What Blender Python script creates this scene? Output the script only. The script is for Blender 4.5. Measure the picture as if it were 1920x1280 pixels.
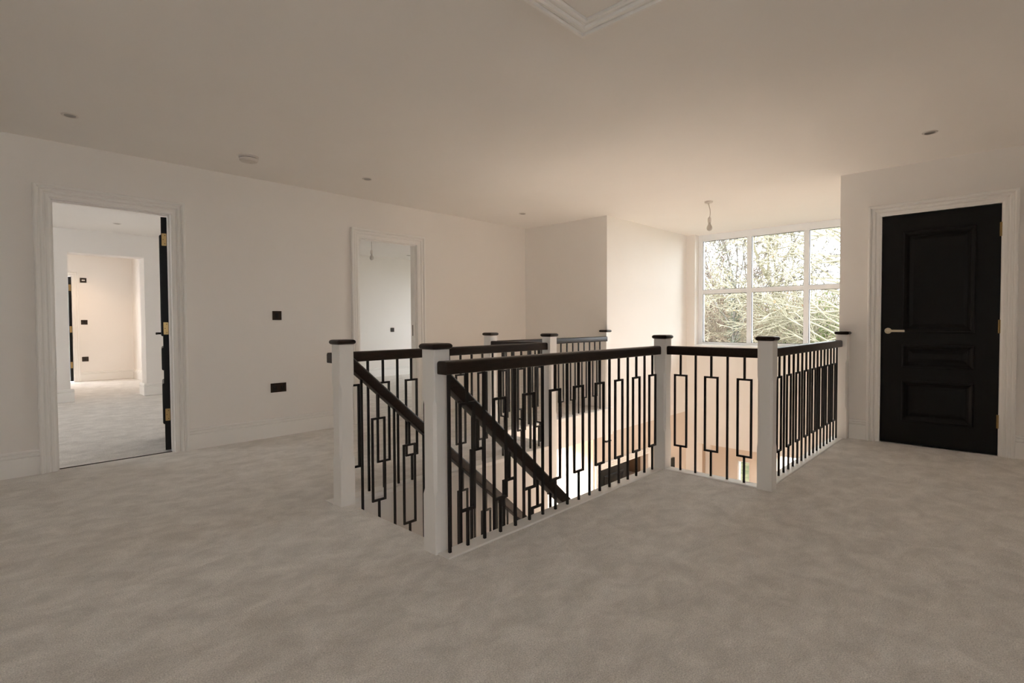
import bpy, math, random
import numpy as np
from mathutils import Vector, Matrix, Euler

# ------------------------------------------------------------------ reset
for o in list(bpy.data.objects):
    bpy.data.objects.remove(o, do_unlink=True)
scene = bpy.context.scene
col = scene.collection

# ------------------------------------------------------------------ camera
YAW, PITCH, ROLL = 0.7596, 0.0262, -0.0051
fwd = Vector((math.cos(YAW)*math.cos(PITCH), math.sin(YAW)*math.cos(PITCH), -math.sin(PITCH)))
rt = Vector((math.sin(YAW), -math.cos(YAW), 0))
up = rt.cross(fwd)
c_, s_ = math.cos(ROLL), math.sin(ROLL)
rt2 = c_*rt + s_*up
up2 = -s_*rt + c_*up
cam_d = bpy.data.cameras.new('camera')
cam = bpy.data.objects.new('camera', cam_d)
col.objects.link(cam)
R = Matrix((rt2, up2, -fwd)).transposed()
cam.matrix_world = Matrix.Translation((0, 0, 1.08)) @ R.to_4x4()
cam_d.sensor_width = 36.0
cam_d.lens = 36.0*992.18/1920.0
cam_d.shift_y = (631.1-640.0)/1920.0
cam_d.clip_start = 0.05
cam_d.clip_end = 500
scene.camera = cam

# ------------------------------------------------------------------ world, light, exposure
SKY = 7.3
w = bpy.data.worlds.new('overcast_sky')
scene.world = w
w.use_nodes = True
bg = w.node_tree.nodes['Background']
bg.inputs['Color'].default_value = (0.94, 0.97, 1.0, 1)
bg.inputs['Strength'].default_value = SKY
vs = scene.view_settings
vs.view_transform = 'Standard'
vs.look = 'None'
vs.gamma = 1.0
vs.use_curve_mapping = False
vs.exposure = 0.30
scene.cycles.max_bounces = 16
scene.cycles.diffuse_bounces = 12
scene.cycles.transparent_max_bounces = 16

# ------------------------------------------------------------------ materials
def nodes_of(name):
    m = bpy.data.materials.new(name)
    m.use_nodes = True
    nt = m.node_tree
    return m, nt, nt.nodes['Principled BSDF']

def paint(name, rgb, rough=0.6, bump=0.02, scale=180.0, var=0.02, spec=0.3, metal=0.0):
    m, nt, b = nodes_of(name)
    tc = nt.nodes.new('ShaderNodeTexCoord')
    n = nt.nodes.new('ShaderNodeTexNoise')
    n.inputs['Scale'].default_value = scale
    n.inputs['Detail'].default_value = 3
    nt.links.new(tc.outputs['Object'], n.inputs['Vector'])
    n2 = nt.nodes.new('ShaderNodeTexNoise')
    n2.inputs['Scale'].default_value = 1.7
    nt.links.new(tc.outputs['Object'], n2.inputs['Vector'])
    r = nt.nodes.new('ShaderNodeMix')
    r.data_type = 'RGBA'
    r.inputs['A'].default_value = (*[c*(1-var) for c in rgb], 1)
    r.inputs['B'].default_value = (*[min(1, c*(1+var)) for c in rgb], 1)
    nt.links.new(n2.outputs['Fac'], r.inputs['Factor'])
    nt.links.new(r.outputs['Result'], b.inputs['Base Color'])
    b.inputs['Roughness'].default_value = rough
    b.inputs['Specular IOR Level'].default_value = spec
    b.inputs['Metallic'].default_value = metal
    if bump:
        bp = nt.nodes.new('ShaderNodeBump')
        bp.inputs['Strength'].default_value = bump
        bp.inputs['Distance'].default_value = 0.002
        nt.links.new(n.outputs['Fac'], bp.inputs['Height'])
        nt.links.new(bp.outputs['Normal'], b.inputs['Normal'])
    return m

def carpet_mat():
    m, nt, b = nodes_of('carpet')
    L = nt.links.new
    tc = nt.nodes.new('ShaderNodeTexCoord')
    mp = nt.nodes.new('ShaderNodeMapping')
    mp.inputs['Rotation'].default_value = (0, 0, 0.6)
    mp.inputs['Scale'].default_value = (1.0, 1.35, 1.0)
    L(tc.outputs['Object'], mp.inputs['Vector'])
    big = nt.nodes.new('ShaderNodeTexNoise')
    big.inputs['Scale'].default_value = 5.5
    big.inputs['Detail'].default_value = 6
    big.inputs['Roughness'].default_value = 0.7
    big.inputs['Distortion'].default_value = 0.35
    L(mp.outputs['Vector'], big.inputs['Vector'])
    fine = nt.nodes.new('ShaderNodeTexNoise')
    fine.inputs['Scale'].default_value = 210
    fine.inputs['Detail'].default_value = 2
    L(tc.outputs['Object'], fine.inputs['Vector'])
    r1 = nt.nodes.new('ShaderNodeValToRGB')
    r1.color_ramp.elements[0].position = 0.365
    r1.color_ramp.elements[0].color = (0.665, 0.635, 0.595, 1)
    r1.color_ramp.elements[1].position = 0.635
    r1.color_ramp.elements[1].color = (0.86, 0.83, 0.79, 1)
    L(big.outputs['Fac'], r1.inputs['Fac'])
    r2 = nt.nodes.new('ShaderNodeValToRGB')
    r2.color_ramp.elements[0].position = 0.3
    r2.color_ramp.elements[0].color = (0.76, 0.76, 0.76, 1)
    r2.color_ramp.elements[1].position = 0.7
    r2.color_ramp.elements[1].color = (1.2, 1.2, 1.2, 1)
    L(fine.outputs['Fac'], r2.inputs['Fac'])
    mul = nt.nodes.new('ShaderNodeMix')
    mul.data_type = 'RGBA'
    mul.blend_type = 'MULTIPLY'
    mul.inputs['Factor'].default_value = 1.0
    L(r1.outputs['Color'], mul.inputs['A'])
    L(r2.outputs['Color'], mul.inputs['B'])
    L(mul.outputs['Result'], b.inputs['Base Color'])
    b.inputs['Roughness'].default_value = 0.95
    b.inputs['Specular IOR Level'].default_value = 0.1
    b.inputs['Sheen Weight'].default_value = 0.35
    b.inputs['Sheen Roughness'].default_value = 0.5
    bp = nt.nodes.new('ShaderNodeBump')
    bp.inputs['Strength'].default_value = 0.6
    bp.inputs['Distance'].default_value = 0.006
    L(fine.outputs['Fac'], bp.inputs['Height'])
    bp2 = nt.nodes.new('ShaderNodeBump')
    bp2.inputs['Strength'].default_value = 0.35
    bp2.inputs['Distance'].default_value = 0.02
    L(big.outputs['Fac'], bp2.inputs['Height'])
    L(bp2.outputs['Normal'], bp.inputs['Normal'])
    L(bp.outputs['Normal'], b.inputs['Normal'])
    return m

def wood_mat(name, dark, light, rough):
    m, nt, b = nodes_of(name)
    L = nt.links.new
    tc = nt.nodes.new('ShaderNodeTexCoord')
    mp = nt.nodes.new('ShaderNodeMapping')
    mp.inputs['Scale'].default_value = (6, 60, 60)
    L(tc.outputs['Object'], mp.inputs['Vector'])
    n = nt.nodes.new('ShaderNodeTexNoise')
    n.inputs['Scale'].default_value = 2.0
    n.inputs['Detail'].default_value = 6
    L(mp.outputs['Vector'], n.inputs['Vector'])
    r = nt.nodes.new('ShaderNodeValToRGB')
    r.color_ramp.elements[0].position = 0.35
    r.color_ramp.elements[0].color = (*dark, 1)
    r.color_ramp.elements[1].position = 0.7
    r.color_ramp.elements[1].color = (*light, 1)
    L(n.outputs['Fac'], r.inputs['Fac'])
    L(r.outputs['Color'], b.inputs['Base Color'])
    b.inputs['Roughness'].default_value = rough
    b.inputs['Specular IOR Level'].default_value = 0.28
    return m

def glass_mat():
    m = bpy.data.materials.new('window_glass')
    m.use_nodes = True
    nt = m.node_tree
    nt.nodes.clear()
    out = nt.nodes.new('ShaderNodeOutputMaterial')
    mix = nt.nodes.new('ShaderNodeMixShader')
    t = nt.nodes.new('ShaderNodeBsdfTransparent')
    t.inputs['Color'].default_value = (0.97, 0.985, 0.98, 1)
    g = nt.nodes.new('ShaderNodeBsdfGlossy')
    g.inputs['Roughness'].default_value = 0.02
    fr = nt.nodes.new('ShaderNodeFresnel')
    fr.inputs['IOR'].default_value = 1.25
    nt.links.new(fr.outputs['Fac'], mix.inputs['Fac'])
    nt.links.new(t.outputs[0], mix.inputs[1])
    nt.links.new(g.outputs[0], mix.inputs[2])
    nt.links.new(mix.outputs[0], out.inputs['Surface'])
    return m

def bark_mat(name, a, b_, scale=9.0):
    m, nt, b = nodes_of(name)
    tc = nt.nodes.new('ShaderNodeTexCoord')
    n = nt.nodes.new('ShaderNodeTexNoise')
    n.inputs['Scale'].default_value = scale
    n.inputs['Detail'].default_value = 4
    nt.links.new(tc.outputs['Object'], n.inputs['Vector'])
    r = nt.nodes.new('ShaderNodeValToRGB')
    r.color_ramp.elements[0].position = 0.4
    r.color_ramp.elements[0].color = (*a, 1)
    r.color_ramp.elements[1].position = 0.6
    r.color_ramp.elements[1].color = (*b_, 1)
    nt.links.new(n.outputs['Fac'], r.inputs['Fac'])
    nt.links.new(r.outputs['Color'], b.inputs['Base Color'])
    b.inputs['Roughness'].default_value = 0.9
    return m

M = {}
M['wall'] = paint('wall_emulsion', (0.885, 0.857, 0.825), 0.75, 0.02)
M['ceil'] = paint('ceiling_emulsion', (0.88, 0.853, 0.822), 0.8, 0.02)
M['beige'] = paint('hall_emulsion', (0.76, 0.665, 0.575), 0.75, 0.02)
M['gloss'] = paint('satin_white_paint', (0.90, 0.885, 0.86), 0.38, 0.01, var=0.01, spec=0.4)
M['upvc'] = paint('white_window_frame', (0.90, 0.93, 0.96), 0.35, 0.0, var=0.005, spec=0.5)
M['carpet'] = carpet_mat()
M['wood'] = wood_mat('dark_stained_oak', (0.010, 0.006, 0.0045), (0.026, 0.015, 0.011), 0.34)
M['iron'] = paint('black_iron', (0.006, 0.0055, 0.0055), 0.45, 0.02, spec=0.4)
M['door'] = paint('black_door_paint', (0.0045, 0.0043, 0.0046), 0.45, 0.01, var=0.05, spec=0.22)
M['brass'] = paint('antique_brass', (0.42, 0.29, 0.13), 0.35, 0.0, metal=1.0)
M['nickel'] = paint('champagne_metal', (0.75, 0.66, 0.50), 0.28, 0.0, metal=1.0)
M['bronze'] = paint('bronze_plate', (0.045, 0.034, 0.026), 0.4, 0.0, metal=0.6)
M['blackplastic'] = paint('black_insert', (0.008, 0.008, 0.008), 0.4, 0.0)
M['plastic'] = paint('white_plastic', (0.72, 0.68, 0.64), 0.45, 0.0, var=0.01)
M['bulb'] = paint('frosted_bulb', (0.60, 0.57, 0.53), 0.25, 0.0, var=0.01)
M['flex'] = paint('white_flex', (0.55, 0.50, 0.46), 0.5, 0.0, var=0.01)
M['chrome'] = paint('lamp_reflector', (0.35, 0.33, 0.31), 0.3, 0.0, metal=0.7)
M['glass'] = glass_mat()
M['gasket'] = paint('black_gasket', (0.03, 0.03, 0.03), 0.6, 0.0)
M['tile'] = paint('hall_floor_tile', (0.62, 0.57, 0.52), 0.4, 0.0)
M['brownroom'] = paint('brown_panel', (0.20, 0.13, 0.085), 0.5, 0.0)
M['grass'] = bark_mat('winter_grass', (0.058, 0.065, 0.022), (0.129, 0.111, 0.051), 3.0)
M['bark_grey'] = bark_mat('grey_bark', (0.108, 0.094, 0.081), (0.183, 0.162, 0.141))
M['bark_brown'] = bark_mat('brown_bark', (0.130, 0.087, 0.060), (0.206, 0.151, 0.115))
M['bark_moss'] = bark_mat('mossy_bark', (0.18, 0.16, 0.10), (0.28, 0.25, 0.17))
M['twig_tan'] = bark_mat('tan_twigs', (0.272, 0.207, 0.136), (0.416, 0.353, 0.252), 3.0)
M['twig_olive'] = bark_mat('olive_twigs', (0.205, 0.185, 0.125), (0.33, 0.30, 0.22), 3.0)
M['leaf_ivy'] = bark_mat('ivy_leaf', (0.083, 0.100, 0.065), (0.168, 0.175, 0.129), 8.0)
M['leaf_green'] = bark_mat('evergreen_leaf', (0.065, 0.111, 0.022), (0.175, 0.212, 0.071), 5.0)
M['leaf_rust'] = bark_mat('dry_leaf', (0.272, 0.129, 0.058), (0.355, 0.212, 0.111), 5.0)

# ------------------------------------------------------------------ helpers
def wloc(o):
    v = Vector((0, 0, 0))
    while o is not None:
        v = v + o.location
        o = o.parent
    return v

def tag(o, label=None, cat=None, group=None, kind=None):
    if label: o['label'] = label
    if cat: o['category'] = cat
    if group: o['group'] = group
    if kind: o['kind'] = kind
    return o

def empty(name, loc, label=None, cat=None, group=None, kind=None, parent=None):
    o = bpy.data.objects.new(name, None)
    o.empty_display_size = 0.05
    col.objects.link(o)
    o.parent = parent
    o.location = Vector(loc) - (wloc(parent) if parent else Vector((0, 0, 0)))
    return tag(o, label, cat, group, kind)

class MB:
    """collects shapes given in world coordinates, links them as one mesh object"""
    def __init__(s):
        s.v, s.f = [], []
    def add(s, vs_, fs):
        n = len(s.v)
        s.v += [Vector(p) for p in vs_]
        s.f += [tuple(i+n for i in f) for f in fs]
        return s
    def box(s, x0, x1, y0, y1, z0, z1, T=None):
        vs_ = [Vector((x, y, z)) for z in (z0, z1) for x, y in ((x0, y0), (x1, y0), (x1, y1), (x0, y1))]
        if T is not None: vs_ = [T @ p for p in vs_]
        return s.add(vs_, [(3, 2, 1, 0), (4, 5, 6, 7), (0, 1, 5, 4), (1, 2, 6, 5), (2, 3, 7, 6), (3, 0, 4, 7)])
    def sweep(s, path, prof, n_axis, closed=False, T=None):
        """profile (u across, d along n_axis) swept along a planar path with mitres; u is measured to the left of travel"""
        P = [Vector(p) for p in path]
        N = Vector(n_axis).normalized()
        k = len(P)
        rings = []
        for i in range(k):
            a = (P[i]-P[i-1]).normalized() if (i > 0 or closed) else None
            b = (P[(i+1) % k]-P[i]).normalized() if (i < k-1 or closed) else None
            if a is None: side = N.cross(b)
            elif b is None: side = N.cross(a)
            else:
                sa, sb = N.cross(a), N.cross(b)
                m = (sa+sb)
                side = m*(2.0/m.length_squared) if m.length > 1e-6 else sa
            rings.append([P[i]+side*u+N*d for u, d in prof])
        vs_ = [p for r in rings for p in r]
        if T is not None: vs_ = [T @ p for p in vs_]
        q = len(prof)
        fs = []
        for i in range(k if closed else k-1):
            j = (i+1) % k
            for t in range(q):
                t2 = (t+1) % q
                fs.append((i*q+t, j*q+t, j*q+t2, i*q+t2))
        if not closed:
            fs.append(tuple(range(q)))
            fs.append(tuple((k-1)*q+t for t in reversed(range(q))))
        return s.add(vs_, fs)
    def lathe(s, c, prof, seg=32, axis='z', T=None):
        """prof: list of (radius, height along axis)"""
        c = Vector(c)
        vs_ = []
        for r_, h in prof:
            for k in range(seg):
                a = 2*math.pi*k/seg
                x, y = r_*math.cos(a), r_*math.sin(a)
                if axis == 'z': p = Vector((x, y, h))
                elif axis == 'x': p = Vector((h, x, y))
                else: p = Vector((y, h, x))
                vs_.append(c+p)
        if T is not None: vs_ = [T @ p for p in vs_]
        fs = []
        for i in range(len(prof)-1):
            for k in range(seg):
                k2 = (k+1) % seg
                fs.append((i*seg+k, i*seg+k2, (i+1)*seg+k2, (i+1)*seg+k))
        fs.append(tuple(reversed(range(seg))))
        fs.append(tuple((len(prof)-1)*seg+k for k in range(seg)))
        return s.add(vs_, fs)
    def tube(s, pts, r, seg=8):
        pts = [Vector(p) for p in pts]
        vs_, fs = [], []
        for i, p in enumerate(pts):
            d = (pts[min(i+1, len(pts)-1)]-pts[max(i-1, 0)]).normalized()
            a = d.cross(Vector((0.31, 0.9, 0.2))).normalized()
            b = d.cross(a)
            for k in range(seg):
                t = 2*math.pi*k/seg
                vs_.append(p+(a*math.cos(t)+b*math.sin(t))*r)
        for i in range(len(pts)-1):
            for k in range(seg):
                k2 = (k+1) % seg
                fs.append((i*seg+k, i*seg+k2, (i+1)*seg+k2, (i+1)*seg+k))
        fs.append(tuple(reversed(range(seg))))
        fs.append(tuple((len(pts)-1)*seg+k for k in range(seg)))
        return s.add(vs_, fs)
    def cells(s, axis, d0, d1, us, vs2, inside):
        """slab d0..d1 along axis, made of grid cells (us x vs2) for which inside(u, v) holds"""
        us, vs2 = sorted(set(us)), sorted(set(vs2))
        def P(u, v, d):
            return {'z': (u, v, d), 'x': (d, u, v), 'y': (u, d, v)}[axis]
        nu, nv = len(us)-1, len(vs2)-1
        ins = [[inside((us[i]+us[i+1])/2, (vs2[j]+vs2[j+1])/2) for j in range(nv)] for i in range(nu)]
        g = lambda i, j: 0 <= i < nu and 0 <= j < nv and ins[i][j]
        idx = {}
        vl, fl = [], []
        def V(i, j, e):
            k = (i, j, e)
            if k not in idx:
                idx[k] = len(vl)
                vl.append(P(us[i], vs2[j], (d0, d1)[e]))
            return idx[k]
        flip = axis == 'y'
        def F(*q):
            fl.append(tuple(reversed(q)) if flip else q)
        for i in range(nu):
            for j in range(nv):
                if not ins[i][j]: continue
                F(V(i, j, 1), V(i+1, j, 1), V(i+1, j+1, 1), V(i, j+1, 1))
                F(V(i, j+1, 0), V(i+1, j+1, 0), V(i+1, j, 0), V(i, j, 0))
                if not g(i, j-1): F(V(i, j, 0), V(i+1, j, 0), V(i+1, j, 1), V(i, j, 1))
                if not g(i, j+1): F(V(i+1, j+1, 0), V(i, j+1, 0), V(i, j+1, 1), V(i+1, j+1, 1))
                if not g(i-1, j): F(V(i, j+1, 0), V(i, j, 0), V(i, j, 1), V(i, j+1, 1))
                if not g(i+1, j): F(V(i+1, j, 0), V(i+1, j+1, 0), V(i+1, j+1, 1), V(i+1, j, 1))
        return s.add(vl, fl)
    def build(s, name, mat, parent=None, bevel=0.0, smooth=False, seg=2, fix=False):
        off = wloc(parent) if parent else Vector((0, 0, 0))
        me = bpy.data.meshes.new(name)
        me.from_pydata([tuple(p-off) for p in s.v], [], s.f)
        if fix:
            import bmesh
            bm = bmesh.new(); bm.from_mesh(me)
            bmesh.ops.recalc_face_normals(bm, faces=bm.faces)
            bm.to_mesh(me); bm.free()
        me.materials.append(M[mat] if isinstance(mat, str) else mat)
        if smooth:
            me.polygons.foreach_set('use_smooth', [True]*len(me.polygons))
            try: me.set_sharp_from_angle(angle=math.radians(38))
            except Exception: pass
        o = bpy.data.objects.new(name, me)
        col.objects.link(o)
        o.parent = parent
        if bevel:
            bv = o.modifiers.new('bevel', 'BEVEL')
            bv.width = bevel
            bv.segments = seg
            bv.limit_method = 'ANGLE'
        return o

def struct(o, label, cat):
    return tag(o, label, cat, kind='structure')

def inst(me, name, loc, rz=0.0, parent=None):
    o = bpy.data.objects.new(name, me)
    col.objects.link(o)
    o.parent = parent
    o.location = Vector(loc) - (wloc(parent) if parent else Vector((0, 0, 0)))
    o.rotation_euler = (0, 0, rz)
    return o

# ------------------------------------------------------------------ dimensions (metres)
CEIL = 2.43
YA, XC = 5.14, 5.70            # left wall plane, far wall plane
X0, Y0 = -2.4, -2.6            # unseen ends of the landing
BY0, BY1 = 1.19, 3.75          # window bay
XWIN = 8.10
GF = -2.73                     # ground floor
SOF = -0.33                    # underside of the landing

# ------------------------------------------------------------------ setting: floors
def in_landing(x, y):
    if x < 1.61: return True
    if x < 3.556: return y < 1.856 or y > 3.029
    return y < 1.13 or y > 3.755
o = MB().cells('z', -0.03, 0.0, [X0, 1.61, 3.556, XC], [Y0, 1.13, 1.856, 3.029, 3.755, YA], in_landing).build('floor', 'carpet')
struct(o, 'grey beige carpet covering the landing around the stairwell', 'carpet')
def in_joist(x, y):
    if x < 1.60: return True
    if x < 3.645: return y < 1.945 or y > 2.94
    return y < 1.22 or y > 3.665
o = MB().cells('z', SOF, -0.03, [X0, 1.60, 3.645, XC], [Y0, 1.22, 1.945, 2.94, 3.665, YA], in_joist).build('trim_1', 'wall')
struct(o, 'white fascia edge of the landing around the stairwell opening', 'fascia')
# apron nosings round the opening
tr = []
tr.append(MB().sweep([(1.53, 1.9005, 0), (3.6005, 1.9005, 0), (3.6005, 1.175, 0), (XC, 1.175, 0)],
                     [(-.0445, -.03), (-.0445, .004), (-.0405, .008), (.0405, .008), (.0525, .002), (.0525, -.022), (.0445, -.03)], (0, 0, 1)).build('trim_2', 'gloss', fix=True))
struct(tr[-1], 'white painted nosing strip under the balusters nearest the camera', 'trim')
tr.append(MB().sweep([(XC, 3.710, 0), (3.6005, 3.710, 0), (3.6005, 2.9845, 0), (1.53, 2.9845, 0)],
                     [(-.0445, -.03), (-.0445, .004), (-.0405, .008), (.0405, .008), (.0525, .002), (.0525, -.022), (.0445, -.03)], (0, 0, 1)).build('trim_3', 'gloss', fix=True))
struct(tr[-1], 'white painted nosing strip along the far side of the stairwell', 'trim')

# ------------------------------------------------------------------ setting: ceiling
o = MB().cells('z', CEIL, CEIL+.15, [X0, XC, XWIN+.3], [Y0, BY0-.0, BY1+.0, YA],
               lambda x, y: x < XC or BY0 < y < BY1).build('ceiling', 'ceil')
struct(o, 'smooth off white ceiling over the landing and window bay', 'ceiling')

# ------------------------------------------------------------------ setting: landing walls
D1 = (0.505, 1.265)
D2 = (3.02, 3.785)
DC = (0.083, 0.866)
DH = 2.005
def wall_y(name, y0, y1, xs, z0, z1, holes, mat='wall'):
    us = [xs[0], xs[1]] + [h for hh in holes for h in hh[:2]]
    vz = [z0, z1] + [h for hh in holes for h in hh[2:]]
    return MB().cells('y', y0, y1, us, vz, lambda u, v: not any(h[0] < u < h[1] and h[2] < v < h[3] for h in holes)).build(name, mat)
def wall_x(name, x0, x1, ys, z0, z1, holes, mat='wall'):
    us = [ys[0], ys[1]] + [h for hh in holes for h in hh[:2]]
    vz = [z0, z1] + [h for hh in holes for h in hh[2:]]
    return MB().cells('x', x0, x1, us, vz, lambda u, v: not any(h[0] < u < h[1] and h[2] < v < h[3] for h in holes)).build(name, mat)
LN = .03   # door lining thickness
struct(wall_y('wall_left', YA, YA+.12, (X0, XC+.12), 0, CEIL,
              [(D1[0]-LN, D1[1]+LN, -.01, DH+LN), (D2[0]-LN, D2[1]+LN, -.01, DH+LN)]), 'long off white wall holding two open doorways', 'wall')
struct(wall_x('wall_far', XC, XC+.12, (BY1, YA), 0, CEIL, []), 'short off white wall between the left corner and the window bay', 'wall')
struct(wall_x('wall_right', XC, XC+.12, (Y0, BY0), 0, CEIL, [(DC[0]-LN, DC[1]+LN, -.01, DH+LN)]), 'off white wall around the closed black door', 'wall')
struct(wall_x('wall_back', X0-.12, X0, (Y0-.12, YA), 0, CEIL, []), 'off white wall behind the camera', 'wall')
struct(wall_y('wall_rear', Y0-.12, Y0, (X0, XC+.12), 0, CEIL, [(-1.40, -.35, 1.0, 1.95)]), 'off white end wall behind the camera', 'wall')  # unframed hole added out of view to brighten the landing

# bay: side walls (white above, beige below the landing level), nibs, wall under the window
struct(wall_y('wall_bay_left', BY1, BY1+.14, (XC+.12, XWIN+.14), SOF, CEIL, []), 'bright white side wall of the window bay', 'wall')
struct(wall_y('wall_bay_right', BY0-.14, BY0, (XC+.12, XWIN+.14), SOF, CEIL, []), 'white side wall of the bay hidden behind the near wall', 'wall')
o = MB().box(7.94, XWIN+.14, 3.615, BY1, GF, CEIL).box(7.94, XWIN+.14, BY0, 1.325, GF, CEIL).build('wall_nib', 'wall')
struct(o, 'white nib walls either side of the tall window', 'wall')
o = MB().box(7.99, XWIN+.14, 1.325, 3.615, -.82, .70).build('wall_window', 'wall')
struct(o, 'white wall below the large six pane window', 'wall')

# ------------------------------------------------------------------ window_1
W = empty('window_1', (XWIN, 2.47, .70))
struct(W, 'large white framed window of six panes over the stair hall', 'window')
wy = [3.615, 2.845, 2.085, 1.325]
wz = [.70, 1.545, CEIL]
fx0, fx1 = XWIN-.03, XWIN+.045
m = MB().box(fx0, fx1, 3.545, 3.615, .70, CEIL).box(fx0, fx1, 1.325, 1.395, .70, CEIL)
m.box(fx0, fx1, 1.395, 3.545, CEIL-.10, CEIL).box(fx0, fx1, 1.395, 3.545, .70, .765)
m.build('frame', 'upvc', W, bevel=.004)
for y in wy[1:3]:
    MB().box(fx0-.004, fx1, y-.033, y+.033, .765, CEIL-.10).build('mullion', 'upvc', W, bevel=.006)
ysp = [(2.878, 3.545), (2.118, 2.812), (1.395, 2.052)]
for a, b in ysp:
    MB().box(fx0, fx1, a, b, wz[1]-.033, wz[1]+.033).build('transom', 'upvc', W, bevel=.006)
    for z0, z1 in ((.765, 1.512), (1.578, CEIL-.10)):
        p = MB().box(XWIN-.002, XWIN+.022, a+.002, b-.002, z0+.002, z1-.002).build('pane', 'glass', W)
        g = MB().sweep([(XWIN-.012, a, z0), (XWIN-.012, b, z0), (XWIN-.012, b, z1), (XWIN-.012, a, z1)],
                       [(0, 0), (.006, 0), (.006, .01), (0, .01)], (1, 0, 0), closed=True).build('gasket', 'gasket', p, fix=True)
MB().box(7.93, XWIN-.03, 1.327, 3.613, .70, .728).build('sill', 'upvc', W, bevel=.006)

# ------------------------------------------------------------------ doorways
CAS = [(0, 0), (0, .030), (.008, .036), (.018, .036), (.024, .030), (.025, .020), (.031, .020), (.040, .026), (.050, .026), (.056, .020), (.057, .012), (.063, .012), (.070, .017), (.084, .016), (.092, .011), (.100, .009), (.100, 0)]
def casing_y(parent, a, b, y, n, h=DH, wid=.10):
    # path travels so that the profile (u) runs from the outer edge inwards
    sgn = -1
    path = [(a-wid, y, 0), (a-wid, y, h+wid), (b+wid, y, h+wid), (b+wid, y, 0)]
    N = Vector((0, n, 0))
    prof = CAS
    # interior lies to the right of travel when seen against N=-y
    if n < 0: prof = [(-u, d) for u, d in CAS]
    return MB().sweep(path, prof, N).build('casing', 'gloss', parent, fix=True)
def casing_x(parent, a, b, x, n, h=DH, wid=.10, z0=0.0):
    path = [(x, a-wid, z0), (x, a-wid, z0+h+wid), (x, b+wid, z0+h+wid), (x, b+wid, z0)]
    N = Vector((n, 0, 0))
    prof = CAS if n < 0 else [(-u, d) for u, d in CAS]
    return MB().sweep(path, [(u if n < 0 else u, d) for u, d in prof], N).build('casing', 'gloss', parent, fix=True)
def lining_y(parent, a, b, y0, y1, h=DH, stop=None):
    m = MB().box(a-LN, a, y0, y1, 0, h+LN).box(b, b+LN, y0, y1, 0, h+LN).box(a, b, y0, y1, h, h+LN)
    if stop:
        s0, s1 = stop
        m.box(a, a+.012, s0, s1, 0, h).box(b-.012, b, s0, s1, 0, h).box(a+.012, b-.012, s0, s1, h-.012, h)
    return m.build('lining', 'gloss', parent)

def panelled_leaf(parent, T, w, h, t=.044, faces=(-1, 1), name='door_leaf'):
    """leaf in local coords: x 0..w from hinge, y 0..t thickness, z 0..h"""
    hw = w
    sc = w/.783
    rects = [(.147*sc, .632*sc, .979-.012, 1.845), (.147*sc, .632*sc, .670, .866), (.147*sc, .632*sc, .200, .556)]
    us = [0, w] + [r[0]+.03 for r in rects] + [r[1]-.03 for r in rects]
    vz = [0, h] + [q for r in rects for q in (r[2]+.03, r[3]-.03)]
    hole = lambda u, v: any(r[0]+.03 < u < r[1]-.03 and r[2]+.03 < v < r[3]-.03 for r in rects)
    m = MB().cells('y', 0, t, us, vz, lambda u, v: not hole(u, v))
    m.v = [T @ p for p in m.v]
    leaf = m.build(name, 'door', parent)
    for r in rects:
        a, b, z0, z1 = r
        pm = MB().box(a+.028, b-.028, .014, t-.014, z0+.028, z1-.028, T)
        for fy, d in ((0.014, -1), (t-.014, 1)):
            # raised field with bevelled margin
            q0, q1 = .05, .075
            vs_ = [(a+q0, fy, z0+q0), (b-q0, fy, z0+q0), (b-q0, fy, z1-q0), (a+q0, fy, z1-q0),
                   (a+q1, fy+d*.009, z0+q1), (b-q1, fy+d*.009, z0+q1), (b-q1, fy+d*.009, z1-q1), (a+q1, fy+d*.009, z1-q1)]
            pm.add([T @ Vector(p) for p in vs_], [(0, 1, 5, 4), (1, 2, 6, 5), (2, 3, 7, 6), (3, 0, 4, 7), (4, 5, 6, 7)])
        pn = pm.build('panel', 'door', leaf, fix=False)
        for fy, d in ((0.0, -1), (t, 1)):
            prof = [(0, -.008), (0, .006), (.006, .013), (.014, .015), (.022, .009), (.03, .004), (.04, -.008), (.046, -.0135), (.03, -.0135)]
            path = [(a, fy, z0), (b, fy, z0), (b, fy, z1), (a, fy, z1)]
            N = Vector((0, d, 0))
            if d > 0: prof = [(-u, e) for u, e in prof]
            MB().sweep(path, prof, N, closed=True, T=T).build('moulding', 'door', leaf, fix=True)
    return leaf

def lever(parent, T, side, flip, mat):
    """lever handle in leaf coords at the origin of T: rose in the xz plane, lever towards +x*flip, standing off along y*side"""
    h = MB().lathe((0, 0, 0), [(.026, 0), (.026, side*.006), (.023, side*.009)], 28, 'y', T).build('handle', mat, parent, smooth=True, fix=True)
    MB().lathe((0, 0, 0), [(.010, side*.008), (.010, side*.052)], 16, 'y', T).build('spindle', mat, h, smooth=True, fix=True)
    x0, x1 = sorted((-.010*flip, .125*flip))
    MB().box(x0, x1, min(side*.042, side*.058), max(side*.042, side*.058), -.010, .010, T).build('lever', mat, h, bevel=.004)
    return h

def hinge(parent, T, z0, z1, mat='brass'):
    h = MB().lathe((0, 0, 0), [(.0065, z0), (.0065, z1)], 12, 'z', T).build('hinge', mat, parent, smooth=True, fix=True)
    return h

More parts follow.
